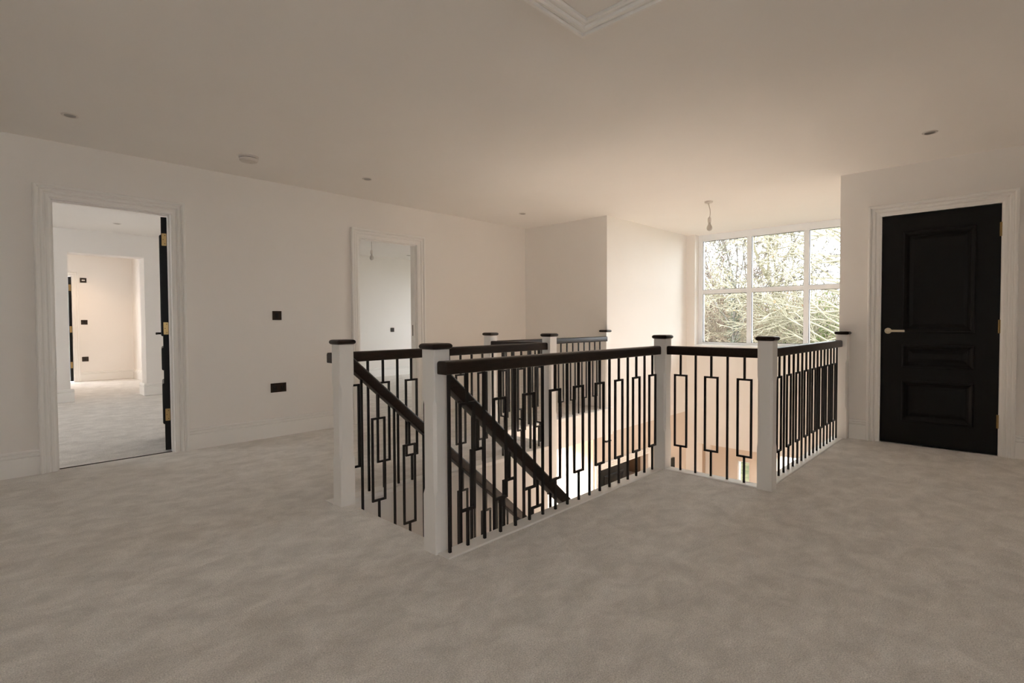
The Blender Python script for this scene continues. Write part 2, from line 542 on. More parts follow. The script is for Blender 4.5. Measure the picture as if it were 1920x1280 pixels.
# door_1: open doorway on the left, black leaf swung into the room
P1 = empty('door_1', ((D1[0]+D1[1])/2, YA, 0))
struct(P1, 'open doorway at far left with a black door swung inwards', 'doorway')
casing_y(P1, D1[0], D1[1], YA, -1)
casing_y(P1, D1[0], D1[1], YA+.12, 1)
lining_y(P1, *D1, YA, YA+.12, stop=(YA+.03, YA+.072))
MB().box(D1[0], D1[1], YA+.050, YA+.062, -.004, .0025).build('threshold_strip', 'bronze', P1)
ang = math.radians(77.0)
T1 = Matrix.Translation((D1[1]-.006, YA+.085, .012)) @ Matrix.Rotation(ang, 4, 'Z')
lf = panelled_leaf(P1, T1, .752, 1.975)
lever(lf, T1 @ Matrix.Translation((.692, .044, .985)), 1, -1, 'bronze')
lever(lf, T1 @ Matrix.Translation((.692, 0, .985)), -1, -1, 'nickel')
for z0, z1 in ((1.735, 1.838), (.984, 1.088), (.250, .352)):
    hp = MB().box(-.0035, .0, .006, .040, z0, z1, T1).build('hinge', 'brass', lf)
    MB().lathe((-.004, -.004, 0), [(.006, z0), (.006, z1)], 12, 'z', T1).build('knuckle', 'brass', hp, smooth=True, fix=True)
    sc_ = MB()
    for k in range(3):
        zz = z0+(z1-z0)*(k+.5)/3
        sc_.lathe((-.0045, .017+.012*(k % 2), zz), [(.0035, -.001), (.0035, .001)], 10, 'x', T1)
    sc_.build('screws', 'bronze', hp, fix=True)

# door_2: open doorway in the same wall, leaf not in view
P2 = empty('door_2', ((D2[0]+D2[1])/2, YA, 0))
struct(P2, 'open doorway in the left wall behind the newel posts', 'doorway')
casing_y(P2, D2[0], D2[1], YA, -1)
casing_y(P2, D2[0], D2[1], YA+.12, 1)
ln2 = lining_y(P2, *D2, YA, YA+.12, stop=(YA+.03, YA+.072))
MB().box(D2[1]-.0015, D2[1], YA+.08, YA+.102, .93, 1.06).build('strike_plate', 'bronze', P2)

# door_3: closed black panelled door on the right
P3 = empty('door_3', (XC, (DC[0]+DC[1])/2, 0))
struct(P3, 'closed black three panel door with lever handle at right', 'door')
casing_x(P3, DC[0], DC[1], XC, -1)
m = MB().box(XC, XC+.12, DC[0]-LN, DC[0], 0, DH+LN).box(XC, XC+.12, DC[1], DC[1]+LN, 0, DH+LN).box(XC, XC+.12, DC[0], DC[1], DH, DH+LN)
m.build('lining', 'gloss', P3)
T3 = Matrix.Translation((XC+.002, DC[0]+.003, .008)) @ Matrix.Rotation(math.radians(90), 4, 'Z') @ Matrix.Scale(-1, 4, (0, 1, 0))
lf3 = panelled_leaf(P3, T3, .777, 1.992)
for ob in [lf3]+list(lf3.children):
    ob.data.flip_normals()
lever(lf3, T3 @ Matrix.Translation((.727, 0, .985)), -1, -1, 'nickel')
for z0, z1 in ((1.745, 1.855), (.978, 1.085), (.220, .328)):
    MB().lathe((XC-.004, DC[0]+.000, 0), [(.0065, z0), (.0065, z1)], 12).box(XC-.001, XC+.003, DC[0]-.012, DC[0]+.012, z0, z1).build('hinge', 'brass', lf3, fix=True)

m = MB().box(XC+.9, XC+1.0, -1.0, BY0-.14, 0, CEIL).box(XC+.12, XC+.9, -1.1, -1.0, 0, CEIL).box(XC+.12, XC+1.0, -1.1, BY0-.14, CEIL, CEIL+.1).box(XC, XC+1.0, -1.1, BY0-.14, -.1, -.003)
struct(m.build('wall_leak_shell', 'wall'), 'unseen cupboard shell behind the closed black door', 'wall')  # shell added to keep outdoor light from leaking round the door

# ------------------------------------------------------------------ skirting boards
SK = [(0, 0), (.020, 0), (.020, .131), (.010, .134), (.010, .139), (.022, .142), (.022, .156), (.013, .159), (.013, .163), (.018, .166), (.016, .176), (.010, .181), (0, .181)]
def skirting(name, path, label, mat='gloss', z=0.0):
    """path runs with the room on its left"""
    prof = [(u, d+z) for u, d in SK]
    o = MB().sweep([(x, y, 0) for x, y in path], prof, (0, 0, 1)).build(name, mat, fix=True)
    return struct(o, label, 'skirting')
skirting('baseboard_left', [(D1[0]-.10, YA), (X0, YA)], 'white grooved skirting left of the open black door')
skirting('baseboard_middle', [(D2[0]-.10, YA), (D1[1]+.10, YA)], 'white grooved skirting between the two open doorways')
skirting('baseboard_far', [(XC, BY1+.04), (XC, YA), (D2[1]+.10, YA)], 'white grooved skirting round the far left corner of the landing')
skirting('baseboard_right', [(XC, DC[1]+.10), (XC, 1.10)], 'short white skirting between the end newel and the black door')
skirting('baseboard_near', [(XC, Y0), (XC, DC[0]-.10)], 'white grooved skirting right of the black door')
skirting('baseboard_back', [(X0, YA), (X0, Y0), (XC, Y0)], 'white skirting behind the camera')

# ------------------------------------------------------------------ room behind door_1 with hallway beyond
RY = 9.62
struct(MB().box(X0, 2.77, YA, RY, -.03, -.003).build('floor.001', 'carpet'), 'pale carpet of the room through the left doorway', 'carpet')
struct(MB().box(X0-.12, 2.89, YA+.12, RY+.3, CEIL, CEIL+.15).build('ceiling.001', 'ceil'), 'white ceiling of the room through the left doorway', 'ceiling')
O1 = (1.105, 2.005)
struct(wall_y('wall_room_back', RY, RY+.28, (X0, 2.77), 0, CEIL, [(O1[0], O1[1], -.01, 2.10)]), 'pale wall with a square opening seen through the left doorway', 'wall')
struct(wall_x('wall_room_left', X0-.12, X0, (YA+.12, RY+.28), 0, CEIL, [(7.0, 8.25, .95, 2.05)]), 'outer wall of the first room with its window opening', 'wall')  # unseen opening added so sky light fills the first room
struct(wall_x('wall_room_partition', 2.77, 2.89, (YA+.12, RY+.28), 0, CEIL, []), 'partition wall between the two rooms', 'wall')
skirting('baseboard_room', [(O1[0]+.018, RY+.02), (O1[0]+.018, RY), (X0, RY)], 'white skirting left of the square opening')
skirting('baseboard_room_right', [(2.77, YA+.12), (2.77, RY), (O1[1]-.018, RY), (O1[1]-.018, RY+.28)], 'white skirting right of the square opening')
# hallway beyond
HY = 13.0
struct(MB().box(-.6, 3.2, RY, HY, -.03, -.004).build('floor.002', 'carpet'), 'warm lit carpet of the hallway beyond the opening', 'carpet')
struct(MB().box(-.6, 3.2, RY+.28, HY, CEIL, CEIL+.15).build('ceiling.002', 'ceil'), 'ceiling of the hallway beyond the opening', 'ceiling')
HD = (.78, 1.545)
struct(wall_y('wall_hallway', HY, HY+.12, (-.6, 2.60), 0, CEIL, [(HD[0], HD[1], -.01, DH)]), 'pink lit end wall of the hallway beyond the opening', 'wall')
struct(wall_x('wall_hallway_right', 2.50, 2.60, (RY+.28, HY), 0, CEIL, []), 'pale return wall at the right of the hallway', 'wall')
struct(wall_x('wall_hallway_left', -.72, -.6, (RY+.28, HY+.12), 0, CEIL, []), 'unseen left wall of the hallway', 'wall')
skirting('baseboard_hallway', [(2.50, RY+.28), (2.50, HY), (HD[1]+.10, HY)], 'white skirting at the end of the warm lit hallway')
P4 = empty('door_4', ((HD[0]+HD[1])/2, HY, 0))
struct(P4, 'distant doorway with black door edge and brass hinges', 'doorway')
casing_y(P4, HD[0], HD[1], HY, -1)
T4 = Matrix.Translation((HD[1]-.004, HY+.0, .01)) @ Matrix.Rotation(math.radians(98), 4, 'Z')
m = MB().box(0, .75, 0, .044, 0, 1.985, T4)
lf4 = m.build('door_leaf', 'door', P4)
for z0, z1 in ((1.72, 1.84), (.93, 1.05), (.25, .37)):
    MB().box(-.004, 0.0, .004, .040, z0, z1, T4).build('hinge', 'brass', lf4)
MB().box(HD[0]-.5, HD[1]+.6, HY+1.2, HY+1.3, 0, CEIL).build('lobby_wall', 'wall', P4)

# ------------------------------------------------------------------ room behind door_2
R2Y = 9.40
struct(MB().box(2.77, 8.2, YA, R2Y, -.03, -.003).build('floor.003', 'carpet'), 'pale carpet of the room through the second doorway', 'carpet')
struct(MB().box(2.89, 8.3, YA+.12, R2Y+.12, CEIL, CEIL+.15).build('ceiling.003', 'ceil'), 'white ceiling of the room through the second doorway', 'ceiling')
struct(wall_y('wall_bedroom_back', R2Y, R2Y+.12, (2.89, 8.3), 0, CEIL, []), 'pale grey wall seen through the second doorway', 'wall')
struct(wall_x('wall_bedroom_right', 8.2, 8.32, (YA, R2Y+.12), 0, CEIL, [(6.5, 8.25, .85, 2.15)]), 'outer wall of the second room with its window opening', 'wall')  # hole added out of view, brightens the second room
struct(wall_y('wall_bedroom_front', YA, YA+.12, (XC+.12, 8.2), 0, CEIL, []), 'unseen front wall of the second room', 'wall')
skirting('baseboard_bedroom', [(8.2, R2Y), (2.89, R2Y)], 'white skirting along the wall of the second room')

# ------------------------------------------------------------------ ground floor hall below
struct(MB().box(-1.0, 8.7, -.6, YA, GF-.05, GF).build('floor.004', 'tile'), 'stone coloured floor of the hall below', 'floor')
struct(wall_y('wall_hall_left', BY1, BY1+.12, (5.39, 8.6), GF, SOF, [(5.50, 6.74, GF-.01, -.78)], 'beige'), 'beige wall of the lower hall with black door', 'wall')
struct(wall_x('wall_hall_lit', 5.39, 5.51, (BY1+.12, YA), GF, SOF, [], 'beige'), 'warm lit wall under the far landing', 'wall')
struct(wall_y('wall_hall_back', YA, YA+.12, (-1.0, 5.39), GF, SOF, [], 'beige'), 'unseen rear wall of the lower hall', 'wall')
struct(wall_y('wall_stair_far', 2.955, 3.02, (-1.0, 3.56), GF, SOF, [], 'wall'), 'pale wall beneath the far landing beside the stairs', 'wall')
struct(wall_y('wall_stair_near', 1.865, 1.93, (-1.0, 3.56), GF, SOF, [], 'wall'), 'pale wall beneath the near landing beside the stairs', 'wall')
struct(wall_x('wall_hall_end', -1.12, -1.0, (-.6, YA), GF, SOF, [], 'beige'), 'unseen end wall of the lower hall', 'wall')
struct(wall_y('wall_hall_right', -.72, -.6, (-1.0, 8.6), GF, SOF, [], 'beige'), 'unseen right wall of the lower hall', 'wall')
struct(wall_x('wall_hall_corner', 5.70, 5.82, (-.6, BY0), GF, SOF, [], 'beige'), 'unseen wall of the lower hall below the black door', 'wall')
struct(wall_y('wall_hall_bay', BY0-.12, BY0, (5.82, 8.6), GF, SOF, [], 'beige'), 'beige wall of the lower hall under the bay', 'wall')
# entrance recess below the window
struct(wall_x('wall_entrance', 8.5, 8.62, (BY0, BY1), GF, -.82, [(2.97, 3.155, GF+.15, -1.12), (1.45, 1.63, GF+.15, -1.12)], 'beige'), 'beige entrance wall with a bright sidelight below the window', 'wall')
struct(MB().box(8.24, 8.62, BY0, BY1, -.82, -.70).build('ceiling.004', 'beige'), 'beige soffit over the entrance', 'ceiling')
W2 = empty('window_2', (8.55, 3.06, GF+.15))
struct(W2, 'tall narrow bright sidelight in the entrance wall below', 'window')
MB().box(8.52, 8.60, 2.97, 2.985, GF+.15, -1.12).box(8.52, 8.60, 3.14, 3.155, GF+.15, -1.12).box(8.52, 8.60, 2.985, 3.14, -1.135, -1.12).box(8.52, 8.60, 2.985, 3.14, GF+.15, GF+.165).build('frame', 'upvc', W2)
MB().box(8.555, 8.575, 2.985, 3.14, GF+.165, -1.135).build('pane', 'glass', W2)
struct(MB().box(8.46, 8.5, 3.575, 3.66, GF, -.82).build('trim_4', 'gloss'), 'pale upright trim on the entrance wall', 'trim')
# black door and open cupboard in the lower hall wall
P5 = empty('door_5', (6.1, BY1, GF))
struct(P5, 'black panelled door in the hall below seen between balusters', 'door')
path = [(5.50-.09, BY1, GF), (5.50-.09, BY1, -.69), (6.83, BY1, -.69), (6.83, BY1, GF)]
MB().sweep(path, [(-u*.9, d) for u, d in CAS], (0, -1, 0)).build('casing', 'gloss', P5, fix=True)
T5 = Matrix.Translation((5.505, BY1+.012, GF+.008))
panelled_leaf(P5, T5, .75, 1.935)
m = MB().box(6.26, 6.75, BY1+.60, BY1+.64, GF, -.75).box(6.22, 6.26, BY1+.05, BY1+.64, GF, -.75).box(6.75, 6.79, BY1+.02, BY1+.64, GF, -.75).box(6.22, 6.79, BY1+.05, BY1+.64, -.775, -.74)
m.build('recess', 'brownroom', P5)
MB().box(6.26, 6.75, BY1+.10, BY1+.6, -1.12, -1.095).build('shelf', 'tile', P5)
# dark door edge further along
P6 = empty('door_6', (7.44, BY1, GF))
struct(P6, 'narrow dark door leaf against the beige hall wall below', 'door')
T6 = Matrix.Translation((7.385, BY1-.030, GF+.008))
MB().box(0, .12, 0, .028, 0, 1.745, T6).build('door_leaf', 'door', P6, bevel=.003)
MB().box(.095, .105, -.03, 0, .96, .975, T6).build('handle', 'nickel', P6)

# ------------------------------------------------------------------ staircase
RISE, GO, NST = .195, .2195, 14
ST = empty('staircase', (1.61, 2.4425, GF), 'carpeted straight staircase dropping from the landing between two sloping handrails', 'staircase')
for i in range(1, NST):
    x = 1.61+(i-1)*GO
    z = -i*RISE
    MB().box(x, x+GO+.015, 2.03, 2.857, max(z-RISE*1.6, GF), z).build('step', 'carpet', ST, bevel=.012)
SL = .888
for y0, y1, nm in ((1.945, 2.03, 'string'), (2.857, 2.94, 'string')):
    xe = 1.61+(NST-1)*GO
    top = lambda x: -.225-SL*(x-1.83)
    x1 = 1.615
    vs_ = []
    for y in (y0, y1):
        vs_ += [(x1, y, top(x1)), (xe+.02, y, top(xe+.02)), (xe+.02, y, GF), (xe-.2, y, GF), (x1, y, top(x1)-.36)]
    MB().add(vs_, [(0, 1, 2, 3, 4), (9, 8, 7, 6, 5), (0, 5, 6, 1), (1, 6, 7, 2), (2, 7, 8, 3), (3, 8, 9, 4), (4, 9, 5, 0)]).build('string', 'gloss', ST, fix=True)

# ------------------------------------------------------------------ newel posts
NW = .092
def newel_shaft(w, z0, z1, c0=.30, c1=.70):
    """square shaft with stopped chamfers between c0 and c1, origin at floor level"""
    h = w/2
    def ring(z, c):
        c = max(c, .0012)
        return [(-h+c, -h, z), (h-c, -h, z), (h, -h+c, z), (h, h-c, z), (h-c, h, z), (-h+c, h, z), (-h, h-c, z), (-h, -h+c, z)]
    lv = [(z0, .002), (c0-.03, .002), (c0, .013), (c1, .013), (c1+.03, .002), (z1, .002)]
    m = MB()
    vs_ = [p for z, c in lv for p in ring(z, c)]
    fs = []
    for i in range(len(lv)-1):
        for k in range(8):
            k2 = (k+1) % 8
            fs.append((i*8+k, i*8+k2, (i+1)*8+k2, (i+1)*8+k))
    fs.append(tuple(reversed(range(8))))
    fs.append(tuple((len(lv)-1)*8+k for k in range(8)))
    m.add(vs_, fs)
    return m
def cap_mb(w, z0, t, over=.0135):
    h = w/2+over
    prof = []
    n = 8
    rings = []
    for k in range(n+1):
        a = -math.pi/2+math.pi*k/n
        rings.append((h-t/2+t/2*math.cos(a), z0+t/2+t/2*math.sin(a)))
    vs_, fs = [], []
    def rr(e, z, rc=.010, sg=4):
        out = []
        for cx, cy, a0 in ((1, -1, -math.pi/2), (1, 1, 0), (-1, 1, math.pi/2), (-1, -1, math.pi)):
            for j in range(sg+1):
                a = a0+math.pi/2*j/sg
                out.append((cx*(e-rc)+rc*math.cos(a), cy*(e-rc)+rc*math.sin(a), z))
        return out
    L = None
    for e, z in rings:
        r_ = rr(e, z)
        L = len(r_)
        vs_ += r_
    for i in range(n):
        for k in range(L):
            k2 = (k+1) % L
            fs.append((i*L+k, i*L+k2, (i+1)*L+k2, (i+1)*L+k))
    fs.append(tuple(reversed(range(L))))
    fs.append(tuple(n*L+k for k in range(L)))
    return MB().add(vs_, fs)
sh_short = newel_shaft(NW, 0, .957); me_short = sh_short.build('tmp', 'gloss').data
sh_long = newel_shaft(NW, -.405, .957); me_long = sh_long.build('tmp', 'gloss').data
me_cap = cap_mb(NW, .957, .029).build('tmp', 'wood', smooth=True).data
me_pend = cap_mb(NW, -.43, .025, .0125).build('tmp', 'wood', smooth=True).data
for ob in [o for o in bpy.data.objects if o.name.startswith('tmp')]:
    bpy.data.objects.remove(ob)
def newel(cx, cy, label, long=True, z=0.0):
    e = empty('newel_post', (cx, cy, z), label, 'newel post', 'newel posts of the landing balustrade')
    inst(me_long if long else me_short, 'shaft', (cx, cy, z), 0, e)
    inst(me_cap, 'cap', (cx, cy, z), 0, e)
    if long: inst(me_pend, 'pendant_cap', (cx, cy, z), 0, e)
    return e
h_ = NW/2
N1 = (1.543+h_, 2.857+h_); N2 = (1.518+h_, 1.937+h_); N3 = (3.549+h_, 1.836+h_); N4 = (3.545+h_, 1.102+h_)
N5 = (XC-h_-.001, 1.150); N6 = (3.560+h_, 2.925+h_); N7 = (3.580+h_, 3.690+h_); N8 = (XC-h_-.001, 3.744)
newel(*N1, 'white newel post at the stair head, leftmost of all, in front of the second doorway', False)
newel(*N2, 'white newel post nearest the camera with dark cap at the stair head', False)
newel(*N3, 'white newel post left of the big window where the rail turns towards the camera')
newel(*N4, 'white newel post right of centre standing in front of the big window')
newel(*N5, 'white newel post against the end of the black door wall')
newel(*N6, 'white newel post on the far landing corner above the bright lower hall')
newel(*N7, 'furthest left newel post of the far landing, before the left wall')
newel(*N8, 'white newel post at the corner of the far wall and window bay')
XB = 4.70
newel(XB, N2[1], 'white newel post at the foot of the stairs, right side', False, GF)
newel(XB, N1[1], 'white newel post at the foot of the stairs, left side', False, GF)

# ------------------------------------------------------------------ balustrades
RW, RB, RT = .066, .844, .906
def rail_prof(w=RW, h=RT-RB, r=.014, sg=4):
    pts = []
    for cx, cy, a0 in ((1, -1, -math.pi/2), (1, 1, 0), (-1, 1, math.pi/2), (-1, -1, math.pi)):
        rr = r if cy > 0 else .006
        for j in range(sg+1):
            a = a0+math.pi/2*j/sg
            pts.append((cx*(w/2-rr)+rr*math.cos(a), cy*(h/2-rr)+rr*math.sin(a)+h/2))
    return pts
BT = .0125
def baluster_mesh(kind, z0=.008, z1=RB, b0=.177, b1=.702, bw=.100):
    h = BT/2
    m = MB()
    if kind == 'plain':
        m.box(-h, h, -h, h, z0, z1)
    else:
        m.box(-h, h, -h, h, z0, b0+BT)
        m.box(-h, h, -h, h, b1-BT, z1)
        q = bw/2
        m.box(-q, -q+BT, -h, h, b0, b1).box(q-BT, q, -h, h, b0, b1)
        m.box(-q+BT, q-BT, -h, h, b0, b0+BT).box(-q+BT, q-BT, -h, h, b1-BT, b1)
    o = m.build('tmp', 'iron')
    me = o.data
    bpy.data.objects.remove(o)
    return me
BP, BX = baluster_mesh('plain'), baluster_mesh('box')
def level_run(p0, p1, balls, first_box, label):
    """p0, p1: rail ends (x,y); balls: list of (x,y)"""
    p0, p1 = Vector((*p0, 0)), Vector((*p1, 0))
    e = empty('balustrade', (p0+p1)/2, label, 'balustrade', 'balustrade runs round the stairwell')
    d = (p1-p0)
    rz = math.atan2(d.y, d.x)
    MB().sweep([p0+Vector((0, 0, RB)), p1+Vector((0, 0, RB))], rail_prof(), (0, 0, 1)).build('handrail', 'wood', e, smooth=True, fix=True, bevel=.004)
    for i, (x, y) in enumerate(balls):
        inst(BX if (i % 2 == 0) == first_box else BP, 'baluster', (x, y, 0), rz, e)
    return e
Yn = 1.9005
level_run((1.53, Yn), (N3[0]-h_, Yn), [(1.572+.1121*i, Yn) for i in range(18)], False, 'long level balustrade nearest the camera, from the front newel towards the window')
Xr = 3.600
level_run((Xr, N3[1]-h_), (Xr, N4[1]+h_), [(Xr, 1.742-.1121*i) for i in range(5)], True, 'short balustrade of three framed balusters below the window')
Yr = 1.175
level_run((N4[0]+h_, Yr), (N5[0]-h_, Yr), [(3.704+.1087*i, Yr) for i in range(18)], True, 'balustrade running to the black door wall, seen at a steep angle')
Yf = 2.983
level_run((1.545, Yf), (N6[0]-h_, Yf), [(1.583+.1112*i, Yf) for i in range(18)], False, 'level balustrade along the far side of the stairs')
Xf = 3.615
level_run((Xf, N6[1]+h_), (Xf, N7[1]-h_), [(Xf, 3.09+.1121*i) for i in range(5)], True, 'short return balustrade on the far landing')
Yg = 3.712
level_run((N7[0]+h_, Yg), (N8[0]-h_, Yg), [(5.487-.111*(15-i), Yg) for i in range(16)], True, 'furthest balustrade ending at the window bay corner')

def slope_run(y, xa, za, xb, nb, x0, first_box, label):
    top = lambda x: za-SL*(x-xa)                  # underside of the rail
    e = empty('stair_balustrade', (xa, y, za), label, 'balustrade', 'sloping balustrades of the stairs')
    a, b = Vector((xa, y, za)), Vector((xb, y, top(xb)))
    d = (b-a).normalized()
    N = Vector((-d.z, 0, d.x)) if d.x > 0 else None
    side = N.cross(d)
    # end faces cut plumb: shear the profile along the rail direction
    pr = rail_prof()
    vs_ = []
    for P in (a, b):
        for u, hh in pr:
            q = P+side*u+N*hh
            t = (P.x-q.x)/d.x
            vs_.append(q+d*t)
    k = len(pr)
    fs = [(i, k+i, k+(i+1) % k, (i+1) % k) for i in range(k)]+[tuple(range(k)), tuple(reversed(range(k, 2*k)))]
    MB().add(vs_, fs).build('handrail', 'wood', e, smooth=True, fix=True)
    for i in range(nb):
        x = x0+.1167*i
        if x > xb-.03: break
        zt = top(x)+.008
        isbox = (i % 2 == 0) == first_box
        # same iron pattern, hung from the rail; foot meets the string
        inst(SBX if isbox else SBP, 'baluster', (x, y, zt-RB), 0, e)
    return e
SBP = baluster_mesh('plain', -.005, RB)
SBX = baluster_mesh('box', -.005, RB, .162, .692)
slope_run(N2[1], N2[0]+h_, .780, XB-h_, 30, 1.711, False, 'sloping stair balustrade dropping from the front newel')
slope_run(N1[1], N1[0]+h_, .804, XB-h_, 30, 1.711, False, 'sloping stair balustrade dropping from the leftmost newel')

# ------------------------------------------------------------------ ceiling fittings
def downlight(x, y, z, label, grp='recessed ceiling downlights', up=0):
    e = empty('downlight', (x, y, z), label, 'downlight', grp)
    MB().lathe((x, y, z), [(.031, -.0005), (.033, -.004), (.040, -.006), (.046, -.003), (.047, .0)], 32).build('bezel', 'plastic', e, smooth=True, fix=True)
    MB().lathe((x, y, z), [(.006, -.0015), (.024, -.002), (.031, -.0045), (.031, -.0008)], 28).build('lamp', 'chrome', e, smooth=True, fix=True)
    return e
downlight(.542, 4.43, CEIL, 'white recessed downlight above the open black door at far left')
downlight(2.684, 4.40, CEIL, 'recessed downlight in the ceiling above the second doorway')
downlight(4.868, 4.43, CEIL, 'small recessed downlight near the far left ceiling corner')
downlight(4.85, .46, CEIL, 'recessed downlight in the ceiling in front of the black door')
downlight(1.524, 8.70, CEIL, 'recessed downlight in the ceiling of the room through the left doorway')
downlight(6.248, 8.75, CEIL, 'tiny recessed downlight in the room through the second doorway')

sx, sy = 1.665, 4.50
e = empty('smoke_alarm', (sx, sy, CEIL), 'round white smoke alarm on the ceiling above the wall switch', 'smoke alarm')
MB().lathe((sx, sy, CEIL), [(.074, 0), (.074, -.012), (.071, -.015)], 40).build('base_plate', 'plastic', e, smooth=True, fix=True)
MB().lathe((sx, sy, CEIL), [(.064, -.015), (.064, -.019)], 40).build('vent_gap', 'blackplastic', e, smooth=True, fix=True)
b_ = MB().lathe((sx, sy, CEIL), [(.070, -.019), (.070, -.030), (.062, -.040), (.040, -.045), (.010, -.046)], 40).build('body', 'plastic', e, smooth=True, fix=True)
MB().lathe((sx+.02, sy, CEIL), [(.010, -.043), (.010, -.049)], 16).build('test_button', 'plastic', b_, smooth=True, fix=True)

def pendant(x, y, z, drop, label, lean=0.0):
    e = empty('pendant_light', (x, y, z), label, 'pendant light', 'bare bulb pendants')
    MB().lathe((x, y, z), [(.044, 0), (.044, -.010), (.040, -.020), (.012, -.026), (.008, -.034)], 32).build('ceiling_rose', 'plastic', e, smooth=True, fix=True)
    pts = []
    for k in range(9):
        t = k/8
        pts.append((x+lean*math.sin(t*math.pi*.8), y-lean*math.sin(t*math.pi*.8)*.8, z-.03-(drop-.03)*t))
    MB().tube(pts, .0035, 8).build('flex', 'flex', e, smooth=True, fix=True)
    bx, by = pts[-1][0], pts[-1][1]
    zb = z-drop
    MB().lathe((bx, by, zb), [(.006, .012), (.014, .004), (.019, -.008), (.020, -.045), (.017, -.052)], 24).build('lamp_holder', 'plastic', e, smooth=True, fix=True)
    MB().lathe((bx, by, zb-.052), [(.0135, 0), (.0135, -.016), (.017, -.026), (.026, -.042), (.030, -.060), (.028, -.074), (.020, -.086), (.008, -.092), (.001, -.0925)], 28).build('bulb', 'bulb', e, smooth=True, fix=True)
    return e
pendant(5.85, 2.505, CEIL, .185, 'bare bulb pendant hanging from the ceiling before the big window', .014)
pendant(4.42, 7.15, CEIL, .235, 'bare bulb pendant in the room through the second doorway')

# loft hatch
hx0, hx1, hy0, hy1 = 1.30, 2.052, .735, 1.487
e = empty('loft_hatch', ((hx0+hx1)/2, (hy0+hy1)/2, CEIL), 'white panelled loft hatch with moulded frame in the ceiling overhead', 'loft hatch')
HP = [(0, 0), (0, .022), (.010, .030), (.022, .030), (.026, .018), (.034, .018), (.044, .024), (.056, .022), (.060, .010), (.068, .010), (.078, .015), (.090, .012), (.092, 0)]
MB().sweep([(hx0, hy0, CEIL), (hx1, hy0, CEIL), (hx1, hy1, CEIL), (hx0, hy1, CEIL)], [(-u, d) for u, d in HP], (0, 0, -1), closed=True).build('architrave', 'gloss', e, fix=True)
MB().box(hx0+.096, hx1-.096, hy0+.096, hy1-.096, CEIL-.003, CEIL).build('panel', 'ceil', e)

# ------------------------------------------------------------------ wall plates
def plate_y(name, x0, x1, z0, z1, y, label, cat, kind):
    """faceplate on a wall facing -y"""
    cx, cz = (x0+x1)/2, (z0+z1)/2
    e = empty(name, (cx, y, cz), label, cat)
    MB().box(x0, x1, y-.006, y, z0, z1).build('faceplate', 'bronze', e, bevel=.002)
    if kind == 'switch':
        MB().box(cx-.014, cx+.014, y-.0095, y-.006, cz-.022, cz+.022).build('rocker', 'blackplastic', e, bevel=.002)
    elif kind == 'double_switch':
        for d in (-.022, .022):
            MB().box(cx+d-.014, cx+d+.014, y-.0095, y-.006, cz-.022, cz+.022).build('rocker', 'blackplastic', e, bevel=.002)
    elif kind == 'socket':
        for d in (-.037, .037):
            ins = MB().box(cx+d-.020, cx+d+.020, y-.0075, y-.006, cz-.031, cz+.016).build('outlet', 'blackplastic', e, bevel=.001)
            h = MB()
            h.box(cx+d-.003, cx+d+.003, y-.0085, y-.0075, cz-.002, cz+.009)
            h.box(cx+d-.013, cx+d-.006, y-.0085, y-.0075, cz-.022, cz-.018).box(cx+d+.006, cx+d+.013, y-.0085, y-.0075, cz-.022, cz-.018)
            h.build('pin_slots', 'bronze', ins)
            MB().box(cx+d*1.35-.008, cx+d*1.35+.008, y-.010, y-.006, cz+.021, cz+.037).build('rocker', 'blackplastic', e, bevel=.0015)
    elif kind == 'data':
        MB().box(cx-.024, cx+.024, y-.009, y-.006, cz-.012, cz+.012).build('insert', 'plastic', e, bevel=.001)
    return e
plate_y('light_switch', 2.090, 2.177, 1.119, 1.205, YA, 'square bronze light switch on the long wall between the doorways', 'switch', 'switch')
plate_y('power_socket', 2.063, 2.212, .425, .513, YA, 'double bronze power socket below the light switch', 'socket', 'socket')
plate_y('light_switch', 6.235, 6.322, .905, .991, R2Y, 'square bronze switch on the wall of the room through the second doorway', 'switch', 'double_switch')
plate_y('data_plate', 1.672, 1.772, 1.895, 1.985, HY, 'topmost of three dark plates at the end of the hallway', 'wall plate', 'data')
plate_y('light_switch', 1.672, 1.772, 1.088, 1.178, HY, 'middle of three dark plates at the end of the hallway', 'switch', 'switch')
plate_y('power_socket', 1.674, 1.774, .378, .468, HY, 'lowest of three dark plates at the end of the hallway', 'socket', 'switch')

# ------------------------------------------------------------------ lamps added out of view: hallway, lower hall and entrance
def added_spot(x, y, z, label, watts, colr, size=110):
    e = downlight(x, y, z, label, 'lit downlights')  # fitting and spot are both added, outside the camera view
    ld = bpy.data.lights.new('added_spot_lamp', 'SPOT')
    ld.energy = watts
    ld.color = colr
    ld.spot_size = math.radians(size)
    ld.spot_blend = .9
    ld.shadow_soft_size = .03
    lo = bpy.data.objects.new('added_light', ld)
    col.objects.link(lo)
    lo.parent = e
    lo.location = (0, 0, -.012)
    return e
WARM = (1.0, .70, .46)
added_spot(1.45, 12.2, CEIL, 'lit warm downlight in the hallway beyond the square opening', 38, WARM, 140)  # unseen lamp added for the warm light in the hallway
WARM2 = (1.0, .965, .915)  # lower hall lamps added to bounce more light up to the landing
for lx, ly, wt, lb in ((4.85, 4.30, 360, 'lit warm downlight under the far landing beside the bright lower wall'),
                       (3.9, 4.30, 230, 'lit warm downlight under the far landing, nearer the stair wall'),
                       (2.6, 4.30, 130, 'lit warm downlight under the far landing, deepest in the lower hall'),
                       (4.9, .35, 360, 'lit warm downlight under the near landing beside the black door wall'),
                       (3.9, .35, 230, 'lit warm downlight under the near landing, nearer the stair wall'),
                       (2.6, .35, 130, 'lit warm downlight under the near landing, deepest in the lower hall')):
    added_spot(lx, ly, SOF, lb, wt, WARM2, 150)
